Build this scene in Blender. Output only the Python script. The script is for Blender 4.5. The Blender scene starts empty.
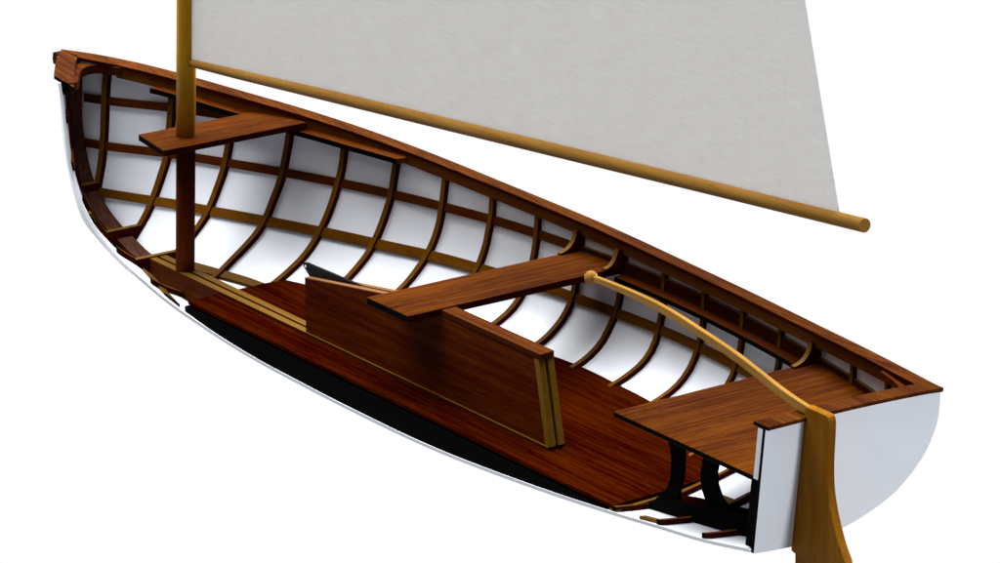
import bpy, bmesh, math, random
from math import radians as R
from mathutils import Vector, Matrix
random.seed(4)
SC = bpy.context.scene
COL = SC.collection
CUT = -0.15                      # the model boat is sectioned along this fore-and-aft plane
ROOT = Vector((1.25, 0, -0.61))

# ------------------------------------------------------------------ materials
def nt(name):
    m = bpy.data.materials.new(name); m.use_nodes = True
    n = m.node_tree.nodes; l = m.node_tree.links
    return m, n, l, n['Principled BSDF']

def wood(name, dark, light, axis='X', rough=.5, spec=.3, fine=1.0, coat=0.0, contrast=1.0, tilt=0.0):
    m, n, l, b = nt(name)
    tc = n.new('ShaderNodeTexCoord')
    mp = n.new('ShaderNodeMapping')
    st = {'X': (.035, 1, 1), 'Y': (1, .035, 1), 'Z': (1, 1, .035)}[axis]
    mp.inputs['Scale'].default_value = st
    mp.inputs['Rotation'].default_value = (0, 0, tilt)
    l.new(tc.outputs['Object'], mp.inputs['Vector'])
    def noise(scale, det, rgh):
        t = n.new('ShaderNodeTexNoise'); t.inputs['Scale'].default_value = scale
        t.inputs['Detail'].default_value = det; t.inputs['Roughness'].default_value = rgh
        l.new(mp.outputs[0], t.inputs['Vector']); return t
    a = noise(28 * fine, 3, .55); c = noise(120 * fine, 4, .7); g = noise(420 * fine, 2, .5)
    def mul(x, k, add=None):
        q = n.new('ShaderNodeMath'); q.operation = 'MULTIPLY_ADD'
        l.new(x, q.inputs[0]); q.inputs[1].default_value = k
        if add is None: q.inputs[2].default_value = 0
        else: l.new(add, q.inputs[2])
        return q.outputs[0]
    broad = noise(7, 2, .5)
    s = mul(broad.outputs['Fac'], .22); s = mul(a.outputs['Fac'], .28, s); s = mul(c.outputs['Fac'], .32, s); s = mul(g.outputs['Fac'], .18, s)
    cr = n.new('ShaderNodeValToRGB'); e = cr.color_ramp.elements
    w = .098 / contrast
    e[0].position = .5 - w; e[0].color = (*dark, 1); e[1].position = .5 + w; e[1].color = (*light, 1)
    l.new(s, cr.inputs[0]); l.new(cr.outputs[0], b.inputs['Base Color'])
    b.inputs['Roughness'].default_value = rough
    b.inputs['Specular IOR Level'].default_value = spec * .3
    b.inputs['Coat Weight'].default_value = coat; b.inputs['Coat Roughness'].default_value = .15
    bp = n.new('ShaderNodeBump'); bp.inputs['Strength'].default_value = .12; bp.inputs['Distance'].default_value = .002
    l.new(s, bp.inputs['Height']); l.new(bp.outputs[0], b.inputs['Normal'])
    return m

def paint(name, col, rough=.4, spec=.4, var=.02):
    m, n, l, b = nt(name)
    tc = n.new('ShaderNodeTexCoord'); t = n.new('ShaderNodeTexNoise')
    t.inputs['Scale'].default_value = 9; t.inputs['Detail'].default_value = 5
    l.new(tc.outputs['Object'], t.inputs['Vector'])
    cr = n.new('ShaderNodeValToRGB'); e = cr.color_ramp.elements
    e[0].position = .3; e[1].position = .7
    e[0].color = tuple(c * (1 - var) for c in col) + (1,); e[1].color = tuple(min(1, c * (1 + var)) for c in col) + (1,)
    l.new(t.outputs['Fac'], cr.inputs[0]); l.new(cr.outputs[0], b.inputs['Base Color'])
    b.inputs['Roughness'].default_value = rough; b.inputs['Specular IOR Level'].default_value = spec
    return m

MH_Y = wood('mahogany_across', (0.02610, 0.00370, 0.00002), (0.09255, 0.02404, 0.00057), 'Y', .5, .06, fine=2.8, contrast=1.5)
MH_X = wood('mahogany_along', (0.02544, 0.00405, 0.00010), (0.08563, 0.02239, 0.00161), 'X', .5, .06, fine=2.4, contrast=1.45)
RAIL = wood('mahogany_rail', (0.02935, 0.00548, 0.00019), (0.09051, 0.02573, 0.00225), 'X', .5, .06, fine=2.0, contrast=1.5)
SOLE = wood('mahogany_sole', (0.01166, 0.00025, 0.00009), (0.03804, 0.00532, 0.00017), 'X', .8, .0, fine=2.6, contrast=1.7)
DARKX = wood('dark_mahogany_along', (0.02448, 0.00288, 0.00022), (0.05400, 0.01152, 0.00065), 'X', .6, .05)
DARKZ = wood('dark_mahogany_upright', (0.04590, 0.00450, 0.00039), (0.10125, 0.01800, 0.00104), 'Z', .6, .05)
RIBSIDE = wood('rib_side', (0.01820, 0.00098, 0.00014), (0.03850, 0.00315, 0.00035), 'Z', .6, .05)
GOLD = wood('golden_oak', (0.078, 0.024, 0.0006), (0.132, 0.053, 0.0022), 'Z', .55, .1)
GOLDX = wood('golden_oak_along', (0.08482, 0.03708, 0.00309), (0.12860, 0.06438, 0.00927), 'X', .55, .1)
INW = wood('inwale_wood', (.075, .018, .0008), (.125, .042, .0028), 'X', .55, .05, fine=1.5)
POSTM = wood('golden_post', (0.105, 0.05, 0.0025), (0.16, 0.082, 0.006), 'Z', .55, .1)
EDGEX = wood('pale_panel_edge', (0.14024, 0.06203, 0.02265), (0.19418, 0.09170, 0.03776), 'X', .6, .05)
STRING = wood('reddish_stringer', (0.04896, 0.00845, 0.00035), (0.08262, 0.02006, 0.00105), 'X', .6, .05)
STRINGG = wood('oak_stringer', (0.08135, 0.02506, 0.00056), (0.12941, 0.04872, 0.00209), 'X', .6, .05)
PANEL = wood('case_panel', (0.03872, 0.00220, 0.00004), (0.08655, 0.01819, 0.00012), 'X', .6, .03, tilt=.12, fine=2.4, contrast=1.3)
SPAR = wood('spruce_spar', (0.17236, 0.08144, 0.01154), (0.25136, 0.12957, 0.02887), 'X', .5, .1, contrast=.9)
MASTM = wood('spruce_mast', (0.34272, 0.15318, 0.00270), (0.46368, 0.23184, 0.01080), 'Z', .35, .25, contrast=.9)
RUD = wood('rudder_oak', (0.14029, 0.05016, 0.00138), (0.21044, 0.08704, 0.00576), 'Z', .5, .08, contrast=1.1)
TILL = wood('tiller_ash', (0.205, 0.098, 0.012), (0.3, 0.155, 0.028), 'X', .32, .16)
APRON = wood('apron_wood', (.022, .007, .004), (.072, .032, .020), 'X', .8, .05, fine=2)
WHITE = paint('white_hull_paint', (.80, .845, .90), .38, .4, .012)
HULLP = paint('grey_white_interior_paint', (.77, .815, .885), .45, .3, .015)
CUTG = paint('pale_section_edge', (.58, .61, .67), .6, .1)
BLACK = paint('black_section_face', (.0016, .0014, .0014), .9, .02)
STEEL = paint('black_steel_plate', (.003, .003, .003), .6, .1)

def sail_mat():
    m, n, l, b = nt('sailcloth')
    tc = n.new('ShaderNodeTexCoord'); mp = n.new('ShaderNodeMapping'); mp.inputs['Rotation'].default_value = (0, R(3), 0)
    mp.inputs['Scale'].default_value = (4, 1, 75)
    l.new(tc.outputs['Object'], mp.inputs['Vector'])
    t = n.new('ShaderNodeTexNoise'); t.inputs['Scale'].default_value = 2.6; t.inputs['Detail'].default_value = 6; t.inputs['Roughness'].default_value = .75
    l.new(mp.outputs[0], t.inputs['Vector'])
    mp2 = n.new('ShaderNodeMapping'); mp2.inputs['Scale'].default_value = (14, 1, 1.2)
    l.new(tc.outputs['Object'], mp2.inputs['Vector'])
    t2 = n.new('ShaderNodeTexNoise'); t2.inputs['Scale'].default_value = 4; t2.inputs['Detail'].default_value = 4
    l.new(mp2.outputs[0], t2.inputs['Vector'])
    q = n.new('ShaderNodeMath'); q.operation = 'MULTIPLY_ADD'; q.inputs[1].default_value = .16
    l.new(t2.outputs['Fac'], q.inputs[0]); l.new(t.outputs['Fac'], q.inputs[2])
    cr = n.new('ShaderNodeValToRGB'); e = cr.color_ramp.elements
    e[0].position = .38; e[0].color = (.62, .61, .59, 1); e[1].position = .78; e[1].color = (.72, .725, .73, 1)
    l.new(q.outputs[0], cr.inputs[0]); l.new(cr.outputs[0], b.inputs['Base Color'])
    b.inputs['Roughness'].default_value = .9; b.inputs['Specular IOR Level'].default_value = .05
    tr = n.new('ShaderNodeBsdfTranslucent'); l.new(cr.outputs[0], tr.inputs['Color'])
    ms = n.new('ShaderNodeMixShader'); ms.inputs[0].default_value = .5
    l.new(b.outputs[0], ms.inputs[1]); l.new(tr.outputs[0], ms.inputs[2]); l.new(ms.outputs[0], n['Material Output'].inputs['Surface'])
    return m
SAIL = sail_mat()

# ------------------------------------------------------------------ object helpers
def empty(name, label=None, cat=None):
    o = bpy.data.objects.new(name, None); COL.objects.link(o); o.location = ROOT
    if label: o['label'] = label
    if cat: o['category'] = cat
    return o

def link(name, bm, mats, parent, smooth=False, label=None):
    me = bpy.data.meshes.new(name); bm.to_mesh(me); bm.free()
    for m in (mats if isinstance(mats, (list, tuple)) else [mats]): me.materials.append(m)
    if smooth:
        for p in me.polygons: p.use_smooth = True
    o = bpy.data.objects.new(name, me); COL.objects.link(o)
    o.parent = parent
    # every mesh is modelled in boat coordinates; the boat's Empty sits at the keel
    p = parent; off = Vector((0, 0, 0))
    if p is not None and p.type == 'EMPTY': off = ROOT
    o.location = -off
    if label: o['label'] = label
    return o

def section(bm, mat_index, co=CUT, slope=0.0):
    """saw the mesh off at the section plane and close the cut"""
    geom = bm.verts[:] + bm.edges[:] + bm.faces[:]
    r = bmesh.ops.bisect_plane(bm, geom=geom, dist=1e-5, plane_co=(1.2, co + 0.0, 0), plane_no=(slope, -1, 0), clear_outer=True)
    ed = [g for g in r['geom_cut'] if isinstance(g, bmesh.types.BMEdge)]
    if ed:
        f = bmesh.ops.triangle_fill(bm, use_beauty=True, edges=ed)
        for g in f['geom']:
            if isinstance(g, bmesh.types.BMFace): g.material_index = mat_index; g.smooth = False

def recalc(bm): bmesh.ops.recalc_face_normals(bm, faces=bm.faces[:])

def bevel(bm, w, seg=2, ang=30):
    ed = [e for e in bm.edges if len(e.link_faces) == 2 and e.calc_face_angle(0) > R(ang)]
    if ed: bmesh.ops.bevel(bm, geom=ed, offset=w, segments=seg, affect='EDGES', profile=.6, clamp_overlap=True)

def prism_z(bm, pts, z0, z1):
    """plan outline (x,y) extruded from z0 to z1 (z may be callables of x,y)"""
    f0 = (lambda x, y: z0) if not callable(z0) else z0
    f1 = (lambda x, y: z1) if not callable(z1) else z1
    a = [bm.verts.new((x, y, f0(x, y))) for x, y in pts]; b = [bm.verts.new((x, y, f1(x, y))) for x, y in pts]
    n = len(pts)
    bm.faces.new(a[::-1]); bm.faces.new(b)
    for i in range(n): bm.faces.new((a[i], a[(i + 1) % n], b[(i + 1) % n], b[i]))
    return bm

def prism_y(bm, pts, y0, y1):
    a = [bm.verts.new((x, y0, z)) for x, z in pts]; b = [bm.verts.new((x, y1, z)) for x, z in pts]
    n = len(pts); bm.faces.new(a); bm.faces.new(b[::-1])
    for i in range(n): bm.faces.new((a[i], b[i], b[(i + 1) % n], a[(i + 1) % n]))
    return bm

def prism_x(bm, pts, x0, x1, edge_mat=None):
    a = [bm.verts.new((x0, y, z)) for y, z in pts]; b = [bm.verts.new((x1, y, z)) for y, z in pts]
    n = len(pts); bm.faces.new(a[::-1]); bm.faces.new(b)
    for i in range(n):
        f = bm.faces.new((a[i], a[(i + 1) % n], b[(i + 1) % n], b[i]))
        if edge_mat is not None: f.material_index = edge_mat
    return bm

def sweep(bm, rings, closed_ring=True, mats=None):
    """skin a list of equal-length rings of points, capped at both ends"""
    V = [[bm.verts.new(p) for p in r] for r in rings]
    k = len(rings[0])
    for s in range(len(V) - 1):
        for j in range(k):
            j2 = (j + 1) % k
            f = bm.faces.new((V[s][j], V[s][j2], V[s + 1][j2], V[s + 1][j]))
            if mats: f.material_index = mats[j]
    bm.faces.new(V[0][::-1]); bm.faces.new(V[-1])
    return V

def tube(path, radii, seg=32):
    bm = bmesh.new(); rings = []
    for i, p in enumerate(path):
        p = Vector(p)
        t = (Vector(path[min(i + 1, len(path) - 1)]) - Vector(path[max(i - 1, 0)])).normalized()
        u = t.cross(Vector((0, 1, 0)));
        u.normalize(); v = t.cross(u)
        rings.append([p + (u * math.cos(2 * math.pi * k / seg) + v * math.sin(2 * math.pi * k / seg)) * radii[i] for k in range(seg)])
    sweep(bm, rings); recalc(bm)
    return bm

def lerp(a, b, t): return a + (b - a) * t
def interp(x, xs, ys):
    if x <= xs[0]: return ys[0]
    for i in range(len(xs) - 1):
        if x <= xs[i + 1]: return lerp(ys[i], ys[i + 1], (x - xs[i]) / (xs[i + 1] - xs[i]))
    return ys[-1]
def cubic(x, xs, ys):
    """monotone-ish cubic through the points (finite-difference tangents)"""
    n = len(xs)
    if x <= xs[0]: return ys[0]
    if x >= xs[-1]: return ys[-1]
    i = max(k for k in range(n - 1) if xs[k] <= x)
    def m(k):
        if k == 0: return (ys[1] - ys[0]) / (xs[1] - xs[0])
        if k == n - 1: return (ys[-1] - ys[-2]) / (xs[-1] - xs[-2])
        d0 = (ys[k] - ys[k - 1]) / (xs[k] - xs[k - 1]); d1 = (ys[k + 1] - ys[k]) / (xs[k + 1] - xs[k])
        h0 = xs[k] - xs[k - 1]; h1 = xs[k + 1] - xs[k]
        return (d0 * h1 + d1 * h0) / (h0 + h1)
    h = xs[i + 1] - xs[i]; t = (x - xs[i]) / h
    return ((2*t**3 - 3*t*t + 1) * ys[i] + (t**3 - 2*t*t + t) * h * m(i) + (-2*t**3 + 3*t*t) * ys[i + 1] + (t**3 - t*t) * h * m(i + 1))

# ------------------------------------------------------------------ hull lines (inner face of the planking: half-breadth y, height z)
SEC = [
(-.614,[(0,-.485),(.010,-.455),(.024,-.41),(.042,-.35),(.058,-.286),(.066,-.248),(.075,-.184),(.08,-.129),(.087,-.03),(.094,.035),(.105,.089)]),
(-.404,[(0,-.556),(.012,-.532),(.034,-.492),(.064,-.454),(.108,-.399),(.145,-.331),(.171,-.273),(.194,-.214),(.212,-.1),(.223,0),(.229,.064)]),
(-.194,[(0,-.574),(.016,-.552),(.055,-.508),(.10,-.47),(.15,-.432),(.204,-.378),(.23,-.337),(.259,-.28),(.285,-.223),(.298,-.178),(.31,-.128),(.325,-.03),(.333,.037)]),
(.017,[(0,-.580),(.020,-.562),(.048,-.542),(.112,-.509),(.168,-.47),(.225,-.431),(.275,-.391),(.315,-.34),(.346,-.28),(.375,-.221),(.398,-.138),(.412,-.076),(.425,.013)]),
(.228,[(0,-.584),(.10,-.545),(.225,-.487),(.296,-.445),(.339,-.41),(.378,-.365),(.425,-.288),(.465,-.191),(.48,-.141),(.488,-.09),(.502,-.012)]),
(.438,[(0,-.585),(.15,-.548),(.27,-.50),(.358,-.447),(.435,-.382),(.47,-.33),(.499,-.274),(.529,-.201),(.539,-.155),(.55,-.099),(.562,-.034)]),
(.649,[(0,-.592),(.15,-.562),(.3,-.507),(.43,-.437),(.487,-.389),(.525,-.346),(.556,-.296),(.579,-.232),(.593,-.148),(.6,-.101),(.61,-.054)]),
(.859,[(0,-.596),(.15,-.568),(.32,-.51),(.47,-.442),(.535,-.395),(.58,-.338),(.61,-.271),(.624,-.213),(.634,-.173),(.638,-.116),(.643,-.072)]),
(1.07,[(0,-.598),(.15,-.572),(.35,-.52),(.499,-.460),(.56,-.425),(.602,-.379),(.632,-.315),(.648,-.259),(.659,-.195),(.664,-.13),(.667,-.085)]),
(1.28,[(0,-.598),(.15,-.573),(.35,-.527),(.521,-.470),(.594,-.419),(.629,-.375),(.65,-.332),(.662,-.28),(.672,-.21),(.68,-.142),(.683,-.094)]),
(1.49,[(0,-.596),(.15,-.572),(.35,-.532),(.526,-.478),(.6,-.429),(.648,-.358),(.669,-.308),(.682,-.24),(.688,-.19),(.69,-.155),(.692,-.102)]),
(1.70,[(0,-.588),(.15,-.565),(.35,-.528),(.525,-.476),(.601,-.439),(.643,-.395),(.664,-.346),(.677,-.29),(.685,-.241),(.688,-.17),(.69,-.108)]),
(1.911,[(0,-.575),(.15,-.552),(.35,-.52),(.5,-.48),(.57,-.449),(.618,-.407),(.649,-.356),(.665,-.312),(.673,-.274),(.678,-.234),(.681,-.17),(.683,-.113)]),
(2.122,[(0,-.558),(.15,-.536),(.35,-.505),(.5,-.462),(.575,-.42),(.622,-.366),(.642,-.323),(.654,-.285),(.661,-.241),(.665,-.17),(.668,-.112)]),
(2.333,[(0,-.538),(.15,-.517),(.35,-.482),(.49,-.435),(.56,-.388),(.61,-.325),(.632,-.272),(.64,-.203),(.642,-.155),(.643,-.107)]),
(2.543,[(0,-.515),(.15,-.495),(.33,-.458),(.46,-.41),(.53,-.36),(.58,-.295),(.602,-.235),(.609,-.185),(.61,-.14),(.61,-.099)]),
(2.753,[(0,-.492),(.15,-.47),(.31,-.43),(.43,-.375),(.50,-.32),(.548,-.25),(.568,-.2),(.573,-.142),(.574,-.088)]),
(2.964,[(0,-.465),(.15,-.445),(.28,-.41),(.39,-.35),(.455,-.295),(.503,-.228),(.522,-.175),(.528,-.13),(.527,-.072)]),
]
TRAN = [(0,-.423),(.15,-.410),(.25,-.383),(.33,-.345),(.387,-.306),(.438,-.248),(.466,-.19),(.479,-.134),(.478,-.085),(.475,-.052)]
SX = [s[0] for s in SEC]
NT = 30
def resample(pts, n=NT):
    # Catmull-Rom then even spacing by arc length; pts are tuples of any dimension
    P = [Vector(p) for p in pts]; D = []
    for i in range(len(P) - 1):
        p0 = P[max(i - 1, 0)]; p1 = P[i]; p2 = P[i + 1]; p3 = P[min(i + 2, len(P) - 1)]
        m1 = (p2 - p0) * .5; m2 = (p3 - p1) * .5; L = (p2 - p1).length
        if m1.length > L: m1 = m1.normalized() * L
        if m2.length > L: m2 = m2.normalized() * L
        for k in range(8):
            t = k / 8
            D.append((2*t**3-3*t*t+1)*p1 + (t**3-2*t*t+t)*m1 + (-2*t**3+3*t*t)*p2 + (t**3-t*t)*m2)
    D.append(P[-1])
    L = [0]
    for i in range(1, len(D)): L.append(L[-1] + (D[i] - D[i-1]).length)
    out = []; j = 0
    for k in range(n):
        s = L[-1] * k / (n - 1)
        while j < len(L) - 2 and L[j + 1] < s: j += 1
        out.append(D[j].lerp(D[j + 1], (s - L[j]) / max(L[j + 1] - L[j], 1e-9)))
    return out
grid = []
# stem line (x, y, z), bottom to top
stem = [(-.655,.004,-.450),(-.700,.004,-.390),(-.750,.004,-.275),(-.778,.004,-.14),(-.787,.004,0),(-.783,.004,.105)]
grid.append(resample(stem))
for x, pts in SEC: grid.append([Vector((x, p[0], p[1])) for p in resample([(a, b, 0) for a, b in pts])])
grid.append([Vector((3.2125 + .114 * p[1], p[0], p[1])) for p in resample([(a, b, 0) for a, b in TRAN])])
SUB = 5
fine = []
par = [0.0]
for i in range(1, len(grid)): par.append(float(i))
for i in range(len(grid) - 1):
    for k in range(SUB):
        u = i + k / SUB
        row = []
        for j in range(NT):
            row.append(Vector(tuple(cubic(u, par, [grid[s][j][c] for s in range(len(grid))]) for c in range(3))))
        fine.append(row)
fine.append(grid[-1])
def sec_at(X):
    """inner hull section (y,z) at station X from keel to sheer"""
    out = []
    for j in range(NT):
        for i in range(len(fine) - 1):
            a, b = fine[i][j], fine[i + 1][j]
            if a.x <= X <= b.x or i == len(fine) - 2:
                t = (X - a.x) / max(b.x - a.x, 1e-9); p = a.lerp(b, min(max(t, 0), 1)); out.append((p.y, p.z)); break
        else: out.append((fine[0][j].y, fine[0][j].z))
    return out
_c = {}
def S(X):
    k = round(X, 3)
    if k not in _c: _c[k] = sec_at(k)
    return _c[k]
def HY(X, z):
    s = S(X)
    for i in range(len(s) - 1):
        if s[i][1] <= z <= s[i + 1][1]:
            t = (z - s[i][1]) / max(s[i + 1][1] - s[i][1], 1e-9); return lerp(s[i][0], s[i + 1][0], t)
    return s[-1][0] if z > s[-1][1] else 0.0
def HZ(X, y):
    y = abs(y); s = S(X)
    for i in range(len(s) - 1):
        if s[i][0] <= y <= s[i + 1][0]:
            t = (y - s[i][0]) / max(s[i + 1][0] - s[i][0], 1e-9); return lerp(s[i][1], s[i + 1][1], t)
    return s[-1][1] if y > s[-1][0] else s[0][1]

# ------------------------------------------------------------------ the boat
boat = empty('sailing_dinghy', 'white wooden sailing dinghy cut open along its near side, brown ribs, thwarts and grey sail', 'sailboat')

# --- hull planking shell
bm = bmesh.new()
TH = .010
nrows = len(fine)
def hull_n(i, j):
    a = fine[min(i + 1, nrows - 1)][j] - fine[max(i - 1, 0)][j]
    b = fine[i][min(j + 1, NT - 1)] - fine[i][max(j - 1, 0)]
    n = a.cross(b)
    if n.length < 1e-9: n = Vector((0, 1, -.3))
    n.normalize()
    if n.y < 0 or (abs(n.y) < .05 and n.z > 0): n = -n
    if j == 0: n = Vector((0, 0, -1)) if i > SUB else Vector((-.6, 0, -.8))
    if i == 0: n = Vector((-1, 0, -.25)).normalized() if j else Vector((-.7, 0, -.7))
    return n
for side in (1, -1):
    I = []; O = []
    for i in range(nrows):
        ri = []; ro = []
        for j in range(NT):
            p = fine[i][j].copy(); q = p + hull_n(i, j) * (TH * (1.7 if i == 0 else 1))
            if i == 0 or j == 0: q.y = 0; p.y = 0
            ri.append(bm.verts.new((p.x, p.y * side, p.z))); ro.append(bm.verts.new((q.x, q.y * side, q.z)))
        I.append(ri); O.append(ro)
    for i in range(nrows - 1):
        for j in range(NT - 1):
            bm.faces.new((I[i][j], I[i + 1][j], I[i + 1][j + 1], I[i][j + 1])).material_index = 2
            bm.faces.new((O[i][j], O[i][j + 1], O[i + 1][j + 1], O[i + 1][j]))
        bm.faces.new((I[i][NT - 1], I[i + 1][NT - 1], O[i + 1][NT - 1], O[i][NT - 1]))
    for j in range(NT - 1): bm.faces.new((I[-1][j], I[-1][j + 1], O[-1][j + 1], O[-1][j]))
bmesh.ops.remove_doubles(bm, verts=bm.verts[:], dist=1e-5)
recalc(bm)
for f in bm.faces: f.smooth = True
def flare(x, z): return 1 + .30 * min(max((.32 - x) / .45, 0), 1) * min(max((-.25 - z) / .2, 0), 1)
for v in bm.verts: v.co.y /= flare(v.co.x, v.co.z)
section(bm, 1, -.155)
for v in bm.verts: v.co.y *= flare(v.co.x, v.co.z)
hull = link('hull', bm, [WHITE, CUTG, HULLP], boat)
hull['label'] = 'smooth white hull planking, open on the near side'

# --- outer stem head under the rail's point
bm = bmesh.new()
prism_y(bm, [(-.740, .108), (-.780, .1115), (-.791, .108), (-.795, .085), (-.790, .068), (-.740, .068)], -.030, .016)
recalc(bm); bevel(bm, .002, 1)
link('stem_head', bm, [DARKX], boat)

# --- transom
bm = bmesh.new()
def tx(z, off=0): return 3.2265 + .114 * (z + .031) + off
out = [(y, z) for y, z in [(p[0], p[1]) for p in resample([(a + (.012 if a > .3 else .004), b - (.009 if a < .35 else .004), 0) for a, b in TRAN], 40)]]
top = [(lerp(.486, 0, k / 12), -.0385 - .012 * (1 - k / 12) ** 2 + .002) for k in range(13)]
half = out + top[:-1]
prof = half + [(0, top[-1][1])] + [(-y, z) for y, z in half[::-1] if y > 1e-6]
prof[0] = (0, out[0][1])
def plate(bm, prof, x0, x1):
    a = [bm.verts.new((tx(z, x0), y, z)) for y, z in prof]; b = [bm.verts.new((tx(z, x1), y, z)) for y, z in prof]
    n = len(prof); bm.faces.new(a); bm.faces.new(b)
    for i in range(n): bm.faces.new((a[i], a[(i + 1) % n], b[(i + 1) % n], b[i]))
plate(bm, prof, -.012, 0); recalc(bm); section(bm, 1)
transom = link('transom', bm, [WHITE, BLACK], boat)
bm = bmesh.new()
ZT = -.196
def tran_inner(z0, z1):
    zs = [lerp(z0, z1, k / 14) for k in range(15)]
    ys = [max(interp(z, [p[1] for p in TRAN], [p[0] for p in TRAN]) - .004, .002) for z in zs]
    r = [(y, z) for y, z in zip(ys, zs)]
    return r + [(-y, z) for y, z in r[::-1]]
_in = [p for p in tran_inner(ZT, -.058) if p[0] > 0]; _in = _in + [(.40, -.050), (.20, -.0415)]; plate(bm, _in + [(-y, z) for y, z in _in[::-1]], -.033, -.013); recalc(bm); section(bm, 1)
link('inner_panel', bm, [WHITE, CUTG], transom)
bm = bmesh.new()
plate(bm, tran_inner(-.418, ZT - .002), -.040, -.013); recalc(bm); section(bm, 1)
link('transom_frame', bm, [DARKZ, BLACK], transom)
# cap along the transom's top
bm = bmesh.new()
rings = []
for k in range(25):
    y = lerp(CUT - .01, .488, k / 24)
    z = -.0275 - .016 * (max(y, 0) / .488) ** 2
    xo = 3.236 ; w = .064
    rings.append([(xo, y, z), (xo, y, z - .0105), (xo - w, y, z - .0105), (xo - w, y, z)])
sweep(bm, rings); recalc(bm); section(bm, 1)
link('transom_cap', bm, [RAIL, BLACK], boat)

# --- sheer rail (outer edge x, y, top z)
RL = [(-.782,0,.1165),(-.70,.070,.1085),(-.614,.130,.0995),(-.51,.196,.0862),(-.404,.255,.0718),(-.3,.306,.0585),(-.194,.352,.0465),(.017,.445,.022),(.228,.522,-.0015),(.438,.582,-.024),(.649,.63,-.046),
(.859,.663,-.0633),(1.07,.687,-.0755),(1.28,.703,-.0845),(1.49,.712,-.0935),(1.7,.71,-.0995),(1.911,.703,-.103),(2.122,.688,-.1025),(2.333,.662,-.0975),(2.543,.63,-.089),(2.753,.594,-.078),(2.98,.545,-.0625),(3.236,.484,-.0435)]
def rail_z(X): return cubic(X, [r[0] for r in RL], [r[2] for r in RL])
def rail_y(X): return cubic(X, [r[0] for r in RL], [r[1] for r in RL])
XR = [lerp(-.782, 3.236, (k / 90)) for k in range(91)]
outer = [Vector((x, rail_y(x), 0)) for x in XR]
def offs(curve, w):
    wf = (lambda x: w) if not callable(w) else w
    o = []
    for i, p in enumerate(curve):
        t = (curve[min(i + 1, len(curve) - 1)] - curve[max(i - 1, 0)]).normalized()
        o.append(p + Vector((t.y, -t.x, 0)) * wf(p.x))
    return o
def rail_ring(w0, w1, top, bot, x0=None, x1=None):
    a = offs(outer, w0); b = offs(outer, w1); rings = []
    def fix(c, i):
        p = c[i]
        if p.y < 0:   # before the apex: slide to the first point on the centreline
            k = i
            while c[k].y < 0: k += 1
            q = c[k - 1].lerp(c[k], (-c[k - 1].y) / (c[k].y - c[k - 1].y)); return Vector((q.x, 0, 0))
        return p
    for i in range(len(outer)):
        A = fix(a, i); B = fix(b, i)
        if x0 is not None and (A.x < x0 or A.x > x1): continue
        z = rail_z(XR[i])
        rings.append([(A.x, A.y, z - top), (B.x, B.y, z - top), (B.x, B.y, z - bot), (A.x, A.y, z - bot)])
    return rings
def mirror_build(make):
    bm = bmesh.new()
    make(bm, 1); make(bm, -1)
    return bm
bm = bmesh.new()
for sd in (1, -1):
    rr = rail_ring(0, lambda x: interp(x, [-.5, -.2, .9], [.068, .060, .050]), 0, .012)
    if sd < 0: rr = rr[:22]
    sweep(bm, [[(p[0], p[1] * sd, p[2]) for p in r] for r in rr])
recalc(bm); section(bm, 1)
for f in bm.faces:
    if abs(f.normal.z) < .5: f.material_index = 1 if abs(f.normal.y) > .97 and f.calc_center_median().y < -.1 else 2  # rail sides get dark wood standing in for their shade; cut stays black
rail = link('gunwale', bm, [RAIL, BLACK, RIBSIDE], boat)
for sd in (1, -1):
    bm = bmesh.new()
    rr = rail_ring(.028, lambda x: interp(x, [-.5, -.2, .9], [.062, .055, .045]), .0125, .047, -.60, 3.17)
    if sd < 0: rr = rr[:14]
    sweep(bm, [[(p[0], p[1] * sd, p[2]) for p in r] for r in rr])
    recalc(bm); section(bm, 1)
    if bm.faces: link('inwale', bm, [INW, BLACK], boat)
# --- ribs
RX = [1.28 + .2105 * (i - 10) for i in range(1, 19)]
def norm_in(s, j):
    a = s[max(j - 1, 0)]; b = s[min(j + 1, len(s) - 1)]
    ty, tz = b[0] - a[0], b[1] - a[1]; L = math.hypot(ty, tz) or 1
    return (-tz / L, ty / L)
for i, X in enumerate(RX):
    s = S(X); zt = rail_z(X) - .013
    w = .0175; dp = .0165; s2 = S(X - w)
    pts = [(p[0], p[1], q[0], q[1]) for p, q in zip(s, s2) if p[1] < zt]
    pts.append((HY(X, zt), zt, HY(X - w, zt), zt))
    bm = bmesh.new()
    full = [(-p[0], p[1], -p[2], p[3]) for p in pts[:0:-1]] + list(pts)
    rings = []
    for k, (y, z, yf, zf) in enumerate(full):
        a = full[max(k - 1, 0)]; b = full[min(k + 1, len(full) - 1)]
        ty, tz = b[0] - a[0], b[1] - a[1]; L = math.hypot(ty, tz); ny, nz = -tz / L, ty / L
        if i < 3 and abs(y) < .004: ny, nz = 0, 1
        o = .003
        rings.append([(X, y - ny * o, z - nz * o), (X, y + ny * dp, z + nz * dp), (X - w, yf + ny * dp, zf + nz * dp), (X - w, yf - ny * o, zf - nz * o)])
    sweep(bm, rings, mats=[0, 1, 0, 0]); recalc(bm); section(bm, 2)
    rib = link('rib', bm, [RIBSIDE, GOLD, BLACK], boat)
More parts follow.
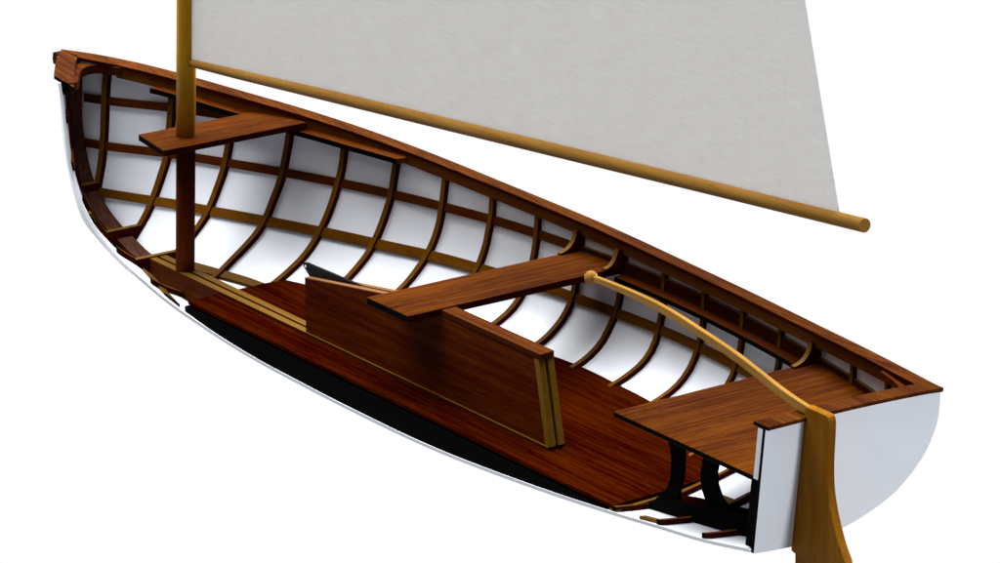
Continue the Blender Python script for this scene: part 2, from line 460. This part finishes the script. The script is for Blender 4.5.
# floor timbers across the keel in the bow
for X, zt in ((RX[0], -.320), (RX[1], -.425), (RX[2], -.463)):
    bm = bmesh.new(); ends = []
    zs_ = [lerp(S(X)[0][1] + .004, zt, q / 9) for q in range(10)]
    for xx in (X - .019, X + .0015):
        pr = [(max(HY(xx, z_), .003) - .001, z_) for z_ in zs_]
        pr = pr + [(-p[0], p[1]) for p in pr[::-1]]
        ends.append([(xx, a, b) for a, b in pr])
    sweep(bm, ends)
    recalc(bm)
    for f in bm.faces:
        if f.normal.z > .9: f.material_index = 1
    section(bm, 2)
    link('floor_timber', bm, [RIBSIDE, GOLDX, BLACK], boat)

# --- stringers lying on the planking
def stringer(zc, h, x0, x1, name='stringer', d=.010, mat=STRING, ends=True):
    n = int((x1 - x0) / .04)
    for sd in (1, -1):
        rings = []; bm = bmesh.new()
        for k in range(n + 1):
            X = lerp(x0, x1, k / n); z = zc(X); y0 = HY(X, z - h / 2); y1 = HY(X, z + h / 2)
            L = math.hypot(y1 - y0, h); ny, nz = -h / L, (y1 - y0) / L
            rings.append([(X, sd * (y0 + .002), z - h/2), (X, sd * (y1 + .002), z + h/2), (X, sd * (y1 + ny * d), z + h/2 + nz * d), (X, sd * (y0 + ny * d), z - h/2 + nz * d)])
        if sd < 0: rings = [r for r in rings if r[0][0] < .5]
        sweep(bm, rings); recalc(bm); section(bm, 1)
        link(name, bm, [mat, BLACK], boat)
stringer(lambda X: interp(X, [-.7, .4], [-.042, -.034]), .028, -.70, .30)
stringer(lambda X: interp(X, [-.6, .0, .6, 1.3], [-.199, -.193, -.188, -.1835]), .028, -.71, 1.262)
stringer(lambda X: interp(X, [-.6, .0, 1.2, 2.2, 3.1], [-.356, -.350, -.340, -.330, -.318]), .028, -.68, 3.14, mat=STRINGG)
# bottom stringer, running closer to the keel towards both ends
for sd in (1, -1):
    for xa, xb in ((-.16, .215), (2.655, 2.742)):
        rings = []; bm = bmesh.new()
        for k in range(17):
            X = lerp(xa, xb, k / 16)
            yc = cubic(X, [-.2, -.1, .05, .15, .3, .5, 2.5, 2.69, 2.9, 3.14], [.055, .085, .128, .155, .185, .21, .15, .135, .115, .10])
            ya, yb = yc - .012, yc + .012
            rings.append([(X, sd * ya, HZ(X, ya) - .002), (X, sd * yb, HZ(X, yb) - .002), (X, sd * yb, HZ(X, yb) + .011), (X, sd * ya, HZ(X, ya) + .011)])
        sweep(bm, rings); recalc(bm); section(bm, 1)
        if bm.faces: link('bottom_stringer', bm, [GOLDX, BLACK], boat)

# --- riser board and narrow shelf along the after half
bm = bmesh.new(); rings = []
for k in range(44):
    X = lerp(1.285, 3.165, k / 43); z1 = interp(X, [1.3, 1.9, 2.4, 3], [-.170, -.168, -.170, -.170])
    zb = -.2125
    y1 = HY(X, z1); y0 = HY(X, zb)
    rings.append([(X, y0 + .002, zb), (X, y1 + .002, z1), (X, y1 - .012, z1), (X, y0 - .012, zb)])
sweep(bm, rings, mats=[0, 1, 0, 0]); recalc(bm)
link('riser', bm, [DARKX, SPAR], boat)
bm = bmesh.new()
xs = [lerp(1.492, 3.16, k / 40) for k in range(41)]
rings = [[(X, HY(X, -.208) + .001, -.2085), (X, HY(X, -.208) - .052, -.2085), (X, HY(X, -.208) - .052, -.2235), (X, HY(X, -.208) + .001, -.2235)] for X in xs]
sweep(bm, rings, mats=[0, 1, 1, 0]); recalc(bm)
link('side_shelf', bm, [DARKX, BLACK], boat)
# forward clamp shelf carrying the mast thwart
bm = bmesh.new(); rings = []
for k in range(33):
    X = lerp(-.437, .492, k / 32); z = interp(X, [-.43, -.35, -.2, .09, .3, .51], [.038, .027, .005, -.0265, -.0405, -.048])
    yo = HY(X, z) - .004; wi = .070
    rings.append([(X, yo, z), (X, yo - wi, z), (X, yo - wi, z - .018), (X, yo, z - .018)])
sweep(bm, rings, mats=[0, 1, 1, 0]); recalc(bm)
link('thwart_clamp', bm, [STRING, BLACK], boat)

# --- backbone: apron, keelson, slot logs
bm = bmesh.new(); rings = []
AP = [(-.69,.085),(-.693,0),(-.700,-.08),(-.699,-.15),(-.680,-.235),(-.645,-.31),(-.595,-.365),(-.53,-.408),(-.456,-.440),(-.393,-.458),(-.299,-.485),(-.205,-.492)]
AP = [(p[0], p[1]) for p in resample([(a, b, 0) for a, b in AP], 30)]
for k, (x, z) in enumerate(AP):
    a = AP[max(k-1,0)]; b = AP[min(k+1,len(AP)-1)]; t = Vector((b[0]-a[0], 0, b[1]-a[1])).normalized(); nrm = Vector((t.z, 0, -t.x))
    if nrm.x > 0 or nrm.z > 0.2: nrm = nrm
    dn = Vector((-abs(t.z), 0, -abs(t.x)))
    hw = interp(z, [-.4, .08], [.030, .024])
    q = Vector((x, 0, z)) + dn * .075
    rings.append([(x, -hw, z), (x, hw, z), (q.x, hw * .25, q.z), (q.x, -hw * .25, q.z)])
sweep(bm, rings, mats=[0, 1, 1, 1]); recalc(bm)
apron = link('apron', bm, [APRON, RIBSIDE], boat)
for sd in (1, -1):
    xa, xb = -.212, 2.048; bm = bmesh.new()
    n = 20; rings = []
    for k in range(n + 1):
        X = lerp(xa, xb, k / n)
        rings.append([(X, sd * .005, -.468), (X, sd * .032, -.468), (X, sd * .032, HZ(X, .034) + .001), (X, sd * .005, HZ(X, .005) + .001)])
    sweep(bm, rings, mats=[1, 0, 0, 0]); recalc(bm)
    link('centreboard_log', bm, [DARKX, GOLDX], boat)
bm = bmesh.new(); rings = []
for k in range(20):
    X = lerp(2.06, 3.155, k / 19); zt = interp(X, [2.06, 2.545, 2.60, 2.68, 2.82, 3.16], [-.51, -.500, -.462, -.443, -.422, -.365])
    rings.append([(X, -.03, zt), (X, .03, zt), (X, .03, HZ(X, .03) + .001), (X, -.03, HZ(X, .03) + .001)])
sweep(bm, rings, mats=[0, 1, 1, 1]); recalc(bm)
link('keelson', bm, [SOLE, BLACK], boat)

# --- two curved web brackets under the stern seat
def bracket(name, left, right, y0=-.024, y1=-.012, dx=0, dz=0):
    bm = bmesh.new()
    L = [(p[0] + dx, p[1] + dz) for p in resample([(a, b, 0) for a, b in left], 14)]
    Rr = [(p[0] + dx, p[1] + dz) for p in resample([(a, b, 0) for a, b in right], 14)]
    prism_y(bm, L + Rr[::-1], y0, y1); recalc(bm)
    return link(name, bm, [BLACK], boat)
# sight line shift from the section plane to the centreline web
k = .126; sx, sz = -k * 1.385, -k * .57
bracket('seat_bracket', [(2.735,-.134),(2.790,-.19),(2.812,-.252),(2.806,-.329),(2.782,-.367),(2.735,-.408),(2.715,-.45)], [(2.832,-.134),(2.864,-.19),(2.868,-.261),(2.862,-.308),(2.848,-.352),(2.855,-.40),(2.90,-.45)], dx=sx, dz=sz)
bracket('seat_bracket', [(2.99,-.134),(2.965,-.196),(2.951,-.255),(2.954,-.299),(2.978,-.345),(2.96,-.40),(2.93,-.45)], [(3.05,-.134),(3.028,-.202),(3.019,-.243),(3.031,-.29),(3.068,-.322),(3.14,-.345),(3.32,-.345)], dx=sx, dz=sz)

# --- cockpit sole
zs = -.479
xs = [.224, .238, .30, .40, .52, .649, .859, 1.07, 1.28, 1.40, 1.49, 1.60, 1.70, 1.80, 1.911, 2.1, 2.3, 2.49, 2.512]
edge = []
for X in xs:
    y = HY(X, zs - .006) - .003
    edge.append((X, min(y, .314) if X > 2.48 else y))
edge[0] = (.224, .168)
poly = [(2.528, CUT), (.231, CUT), (.224, 0)] + edge
poly[-1] = (2.505, .314)
bm = bmesh.new(); prism_z(bm, poly, zs - .010, zs); recalc(bm)
sole = link('cockpit_sole', bm, [SOLE], boat)
bm = bmesh.new()
prism_z(bm, [(2.512, CUT), (2.544, CUT), (2.521, .314), (2.49, .314)], -.497, -.4895); recalc(bm)
link('sole_ledge', bm, [GOLDX], sole)
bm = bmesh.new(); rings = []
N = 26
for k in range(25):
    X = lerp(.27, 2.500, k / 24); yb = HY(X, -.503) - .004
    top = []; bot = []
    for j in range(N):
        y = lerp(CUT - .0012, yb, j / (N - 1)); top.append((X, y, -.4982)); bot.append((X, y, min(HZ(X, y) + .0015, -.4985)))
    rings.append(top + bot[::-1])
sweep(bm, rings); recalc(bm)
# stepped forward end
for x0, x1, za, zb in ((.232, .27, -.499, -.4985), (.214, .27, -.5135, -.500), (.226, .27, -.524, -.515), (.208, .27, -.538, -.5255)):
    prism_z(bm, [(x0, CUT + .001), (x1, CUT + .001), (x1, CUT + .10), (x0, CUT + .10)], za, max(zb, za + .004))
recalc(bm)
link('sole_bearer', bm, [BLACK], sole)  # black colour paints in the darkness beneath the sole

# --- thwarts
def thwart(pts, zt, th):
    bm = bmesh.new(); prism_z(bm, pts, zt - th, zt); recalc(bm)
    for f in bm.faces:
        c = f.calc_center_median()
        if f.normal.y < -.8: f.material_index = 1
        elif f.normal.z < .5: f.material_index = 2  # board edges in darker wood: their shade is put into the colour
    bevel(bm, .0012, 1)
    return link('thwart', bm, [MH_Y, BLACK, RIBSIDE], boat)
t1 = thwart([(-.105, -.118), (.099, -.149), (.101, .409), (-.107, .355)], 0, .021)
t1['label'] = 'foremost thwart with the mast passing through it'
t2 = thwart([(1.265, CUT), (1.488, CUT), (1.486, .676), (1.268, .662)], -.184, .023)
t2['label'] = 'middle thwart crossing the centreboard case'
pts = [(3.176, CUT), (2.527, CUT)] + [(X, HY(X, -.19) - .010) for X in (2.527, 2.6, 2.7, 2.8, 2.9, 3.0, 3.1, 3.17)]
t3 = thwart(pts[::-1], -.188, .016)
t3['label'] = 'wide stern seat in front of the transom'

# --- knees
def knee(X, zt, yt, toe, ztop, zbase, parent):
    hb = HY(X, zt) - .006
    prof = [(hb, zbase), (toe, zbase), (toe, zbase + .006)]
    c = resample([(toe, zbase + .006, 0), (lerp(toe, yt, .45), zbase + .0135, 0), (lerp(toe, yt, .80), zbase + .031, 0), (lerp(toe, yt, .97), zbase + .052, 0), (yt + .001, ztop, 0)], 14)
    prof += [(p[0], p[1]) for p in c[1:]] + [(hb + .004, ztop)]
    bm = bmesh.new(); prism_x(bm, prof, X - .018, X, None); recalc(bm)
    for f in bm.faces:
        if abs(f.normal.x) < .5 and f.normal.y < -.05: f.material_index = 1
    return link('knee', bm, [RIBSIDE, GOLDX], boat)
knee(1.283, -.16, .641, .580, rail_z(1.28) - .030, -.1835, t2)
knee(1.493, -.16, .648, .600, rail_z(1.49) - .030, -.1835, t2)
knee(2.547, -.16, .569, .506, rail_z(2.54) - .030, -.1875, t3)

# --- breasthook in the bow, quarter knee at the stern
bm = bmesh.new()
def rin(X, d=.046): return rail_y(X) - d
bh = [(-.683, 0), (-.64, .035), (-.60, .066), (-.58, .080), (-.556, .098)]
inner_c = [(-.545, .092), (-.556, .080), (-.575, .073), (-.602, .060), (-.624, .040), (-.628, .015), (-.612, -.018), (-.585, -.047), (-.53, -.085), (-.490, -.115), (-.480, -.135), (-.485, CUT)]
ic = [(p[0], p[1]) for p in resample([(a, b, 0) for a, b in inner_c], 30)]
pt = bh + ic + [(-.52, CUT), (-.62, -.052)]
prism_z(bm, pt, .060, .0915); recalc(bm)
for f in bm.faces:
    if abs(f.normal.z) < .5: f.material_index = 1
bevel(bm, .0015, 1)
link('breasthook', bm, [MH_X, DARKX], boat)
bm = bmesh.new()
oc = [(2.955, .508), (3.05, .487), (3.17, .455)]
icc = [(p[0], p[1]) for p in resample([(3.17, .33, 0), (3.145, .395, 0), (3.10, .440, 0), (3.04, .467, 0), (2.96, .488, 0)], 12)]
prism_z(bm, oc + icc, -.092, -.0735); recalc(bm)
link('quarter_knee', bm, [STRING], boat)

# --- centreboard case
case = None
bm = bmesh.new()
fr = [(.738, -.4675), (.735, -.290), (1.19, -.2215), (1.262, -.209), (1.995, -.209), (2.052, -.4675)]
prism_y(bm, fr, -.0265, -.006); recalc(bm)
case = link('centreboard_case', bm, [PANEL], boat)
bm = bmesh.new()
prism_y(bm, fr, .006, .0265); recalc(bm)
link('side_panel', bm, [PANEL], case)
for a, b in ((-.0265, -.006), (.006, .0265)):
    bm = bmesh.new()
    prism_y(bm, [(1.9955, -.2085), (1.972, -.2085), (2.029, -.467), (2.0535, -.467)], a - .001, b + .0005); recalc(bm)
    link('post', bm, [POSTM], case)
    bm = bmesh.new()
    def zl(x): return interp(x, [.735, 1.19, 1.262], [-.290, -.2215, -.209])
    prism_y(bm, [(.7355, zl(.7355) + .0005), (1.19, zl(1.19) + .0005), (1.262, zl(1.262) + .0005), (1.262, zl(1.262) + .004), (1.19, zl(1.19) + .004), (.7355, zl(.7355) + .004)], a, b); recalc(bm)
    link('edge_strip', bm, [EDGEX], case)
bm = bmesh.new()
prism_z(bm, [(1.492, -.0275), (2.004, -.0275), (1.998, .0275), (1.492, .0275)], -.207, -.187); recalc(bm)
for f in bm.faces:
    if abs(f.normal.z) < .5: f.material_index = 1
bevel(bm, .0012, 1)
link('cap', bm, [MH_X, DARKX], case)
bm = bmesh.new()
cb = [(.692, -.262), (.694, -.2545), (.703, -.249), (.715, -.2475), (1.24, -.2375), (1.24, -.40), (.79, -.40), (.742, -.300)]
prism_y(bm, cb, -.004, .004); recalc(bm)
link('centreboard', bm, [STEEL], boat, label='black plate rising from the slot with a small hole in its tip')
cbo = bpy.data.objects['centreboard']
bm = bmesh.new()
bmesh.ops.create_cone(bm, cap_ends=True, segments=16, radius1=.0045, radius2=.0045, depth=.0095, matrix=Matrix.Translation((.706, 0, -.2605)) @ Matrix.Rotation(R(90), 4, 'X'))
link('pivot_eye', bm, [WHITE], cbo)

# --- mast, foot, boom, sail
def mast_x(z): return -.001 + .045 * z
bm = tube([(mast_x(z), 0, z) for z in (-.0005, .3, .9, 1.6, 2.3, 2.9)], [.0323, .0323, .032, .030, .026, .02], 40)
mast = link('mast', bm, [MASTM], boat, smooth=True)
bm = tube([(mast_x(z), 0, z) for z in (-.0215, -.25, -.52)], [.0318, .0318, .0318], 40)
link('mast_foot', bm, [DARKZ], boat, smooth=True, label='dark lower length of the mast below the thwart')
bpath = [(.036, .257), (.08, .2615), (.3, .283), (.9, .343), (1.96, .446), (2.8, .527), (3.452, .588)]
br = [.0125, .0135, .016, .0192, .0205, .0205, .0198]
bm = tube([(x, 0, z) for x, z in bpath], br, 32)
boom = link('boom', bm, [SPAR], boat, smooth=True)
for p in boom.data.polygons:
    if len(p.vertices) > 8: p.use_smooth = False
for o in (mast,):
    for p in o.data.polygons:
        if len(p.vertices) > 8: p.use_smooth = False
def boom_top(x): return interp(x, [p[0] for p in bpath], [p[1] + r for p, r in zip(bpath, br)])
bm = bmesh.new()
nx, nz = 60, 40
V = {}
for sgn in (0, 1):
    for a in range(nx + 1):
        for b in range(nz + 1):
            t = b / nz
            zf = lerp(.27, .60, a / nx)
            xl0 = mast_x(.27) + .034; xl1 = 3.343
            x0 = lerp(xl0, mast_x(2.65) + .034, t); x1 = lerp(xl1, 2.66, t)
            x = lerp(x0, x1, a / nx)
            zb = boom_top(lerp(xl0, xl1, a / nx)) - .003; zt = lerp(2.62, 2.92, a / nx)
            z = lerp(zb, zt, t)
            V[sgn, a, b] = bm.verts.new((x, -.0012 if sgn == 0 else .0012, z))
for a in range(nx):
    for b in range(nz):
        bm.faces.new((V[0, a, b], V[0, a + 1, b], V[0, a + 1, b + 1], V[0, a, b + 1]))
        bm.faces.new((V[1, a, b], V[1, a, b + 1], V[1, a + 1, b + 1], V[1, a + 1, b]))
for a in range(nx):
    for b in (0, nz): bm.faces.new((V[0, a, b], V[0, a + 1, b], V[1, a + 1, b], V[1, a, b]))
for b in range(nz):
    for a in (0, nx): bm.faces.new((V[0, a, b], V[0, a, b + 1], V[1, a, b + 1], V[1, a, b]))
recalc(bm)
link('sail', bm, [SAIL], boat, label='pale grey woven sail standing on the boom')

# --- rudder and tiller
front = [(3.2285, .003), (3.2105, -.147), (3.1865, -.358), (3.179, -.443)]
aft = [(3.329, .001), (3.3325, -.02), (3.332, -.06), (3.329, -.139), (3.334, -.214), (3.354, -.285), (3.384, -.353), (3.417, -.404)]
bm = bmesh.new()
A = [(p[0], p[1]) for p in resample([(a, b, 0) for a, b in aft], 20)]
# rounded top corner
A[0] = (3.3315, -.010)
lower = [(3.40, -.452)]
prof = front + [(3.225, -.455), (3.29, -.463)] + lower + A[::-1] + [(3.3275, -.001), (3.319, .003)]
# the curved cheek ends just above the blade
prism_y(bm, prof, -.0125, .0145); recalc(bm); bevel(bm, .002, 2, 40)
rud = link('rudder', bm, [RUD], boat)
bm = bmesh.new()
bl = [(3.193, -.40), (3.195, -.47), (3.20, -.60), (3.225, -.72), (3.30, -.80), (3.42, -.80), (3.50, -.70), (3.50, -.58), (3.46, -.47), (3.417, -.404), (3.384, -.353), (3.36, -.32)]
bl = [(p[0], p[1]) for p in resample([(a, b, 0) for a, b in bl], 50)]
prism_y(bm, bl, -.0105, .0125); recalc(bm); bevel(bm, .002, 2, 40)
link('blade', bm, [RUD], rud)
tp = [(2.236, .108), (2.30, .110), (2.42, .110), (2.548, .105), (2.66, .093), (2.735, .082), (2.83, .068), (2.92, .052), (3.0, .034), (3.083, .014), (3.16, -.001), (3.235, -.011)]
tp = [(p[0], p[1]) for p in resample([(a, b, 0) for a, b in tp], 40)]
bm = bmesh.new(); rings = []
for k, (x, z) in enumerate(tp):
    t = k / 39; a = tp[max(k-1, 0)]; b = tp[min(k+1, 39)]; tt = Vector((b[0]-a[0], 0, b[1]-a[1])).normalized(); n = Vector((-tt.z, 0, tt.x))
    hh = interp(t, [0, .35, 1], [.0088, .0125, .0135]); hw = interp(t, [0, .35, 1], [.0072, .0078, .0080]); c = .0018
    P0 = Vector((x, 0, z)); y = Vector((0, 1, 0))
    rings.append([P0 + n*u + y*v for u, v in ((hh-c, -hw), (hh, -hw+c), (hh, hw-c), (hh-c, hw), (-hh+c, hw), (-hh, hw-c), (-hh, -hw+c), (-hh+c, -hw))])
sweep(bm, rings); recalc(bm)
link('tiller', bm, [TILL], rud)
bm = bmesh.new()
bmesh.ops.create_uvsphere(bm, u_segments=32, v_segments=20, radius=.0205, matrix=Matrix.Translation((2.216, 0, .107)))
link('tiller_knob', bm, [TILL], rud, smooth=True)

# ------------------------------------------------------------------ light
w = bpy.data.worlds.new('World'); SC.world = w; w.use_nodes = True
n = w.node_tree.nodes; l = w.node_tree.links; bg = n['Background']
tc = n.new('ShaderNodeTexCoord'); sp = n.new('ShaderNodeSeparateXYZ'); l.new(tc.outputs['Generated'], sp.inputs[0])
# white backdrop band added low beyond boat, shaped to limit spill; dim elsewhere
def maprange(src, a, b, c, d_):
    mr = n.new('ShaderNodeMapRange'); mr.interpolation_type = 'SMOOTHSTEP'
    for k_, v_ in zip(('From Min', 'From Max', 'To Min', 'To Max'), (a, b, c, d_)): mr.inputs[k_].default_value = v_
    l.new(src, mr.inputs['Value']); return mr.outputs[0]
el = maprange(sp.outputs['Z'], -.14, -.02, 1, 0)
fl = n.new('ShaderNodeVectorMath'); fl.operation = 'MULTIPLY'; fl.inputs[1].default_value = (1, 1, 0); l.new(tc.outputs['Generated'], fl.inputs[0])
nm = n.new('ShaderNodeVectorMath'); nm.operation = 'NORMALIZE'; l.new(fl.outputs[0], nm.inputs[0])
dt = n.new('ShaderNodeVectorMath'); dt.operation = 'DOT_PRODUCT'; dt.inputs[1].default_value = (-.811, .585, 0); l.new(nm.outputs[0], dt.inputs[0])
az = maprange(dt.outputs['Value'], -.30, .0, 0, 1)
mu = n.new('ShaderNodeMath'); mu.operation = 'MULTIPLY'; l.new(el, mu.inputs[0]); l.new(az, mu.inputs[1])
lo = maprange(sp.outputs['Z'], -.05, .05, .25, .06)
cc = n.new('ShaderNodeCombineColor'); l.new(lo, cc.inputs[0]); l.new(lo, cc.inputs[1])
bl = n.new('ShaderNodeMath'); bl.operation = 'MULTIPLY'; bl.inputs[1].default_value = 1.12; l.new(lo, bl.inputs[0]); l.new(bl.outputs[0], cc.inputs[2])
mx = n.new('ShaderNodeMix'); mx.data_type = 'RGBA'; l.new(mu.outputs[0], mx.inputs[0])
l.new(cc.outputs[0], mx.inputs[6]); mx.inputs[7].default_value = (1.02, 1.02, 1.02, 1)
l.new(mx.outputs[2], bg.inputs['Color']); bg.inputs['Strength'].default_value = 1.0
def lamp(name, energy, angle, direction, col):
    sd = bpy.data.lights.new(name, 'SUN'); sd.energy = energy; sd.angle = R(angle); sd.color = col
    so = bpy.data.objects.new(name, sd); COL.objects.link(so)
    so.rotation_euler = Vector(direction).to_track_quat('Z', 'Y').to_euler(); so.location = (1.2, 2, 6)
lamp('key_light', .45, 4, (.02, .33, 1), (1, .985, .96))
lamp('overhead_softbox', 11.6, 70, (-.28, .02, 1), (1, .99, .975))
lamp('sail_back_fill', 3.6, 12, (-.1, 1, .24), (1, .985, .96))  # added unseen light from starboard, shining through the sail to brighten it
lamp('stern_fill', 1.5, 8, (1, .12, -.12), (.93, .96, 1))  # added unseen fill from astern for the transom, aimed to miss the bow

# ------------------------------------------------------------------ camera
e_, a_ = R(18.4), R(54.2)
r = Vector((math.cos(a_), math.sin(a_), 0)); d = Vector((-math.sin(a_) * math.cos(e_), math.cos(a_) * math.cos(e_), -math.sin(e_))); u = r.cross(d)
cam = bpy.data.cameras.new('camera'); co = bpy.data.objects.new('camera', cam); COL.objects.link(co)
m = Matrix((r, u, -d)).transposed().to_4x4(); m.translation = Vector((13.423, -8.412, 4.755)); co.matrix_world = m
cam.sensor_width = 36; cam.lens = 5.034 * 36; cam.clip_end = 200; cam.clip_start = .5
SC.camera = co
SC.view_settings.view_transform = 'Standard'; SC.view_settings.look = 'None'; SC.view_settings.exposure = 0; SC.view_settings.gamma = 1
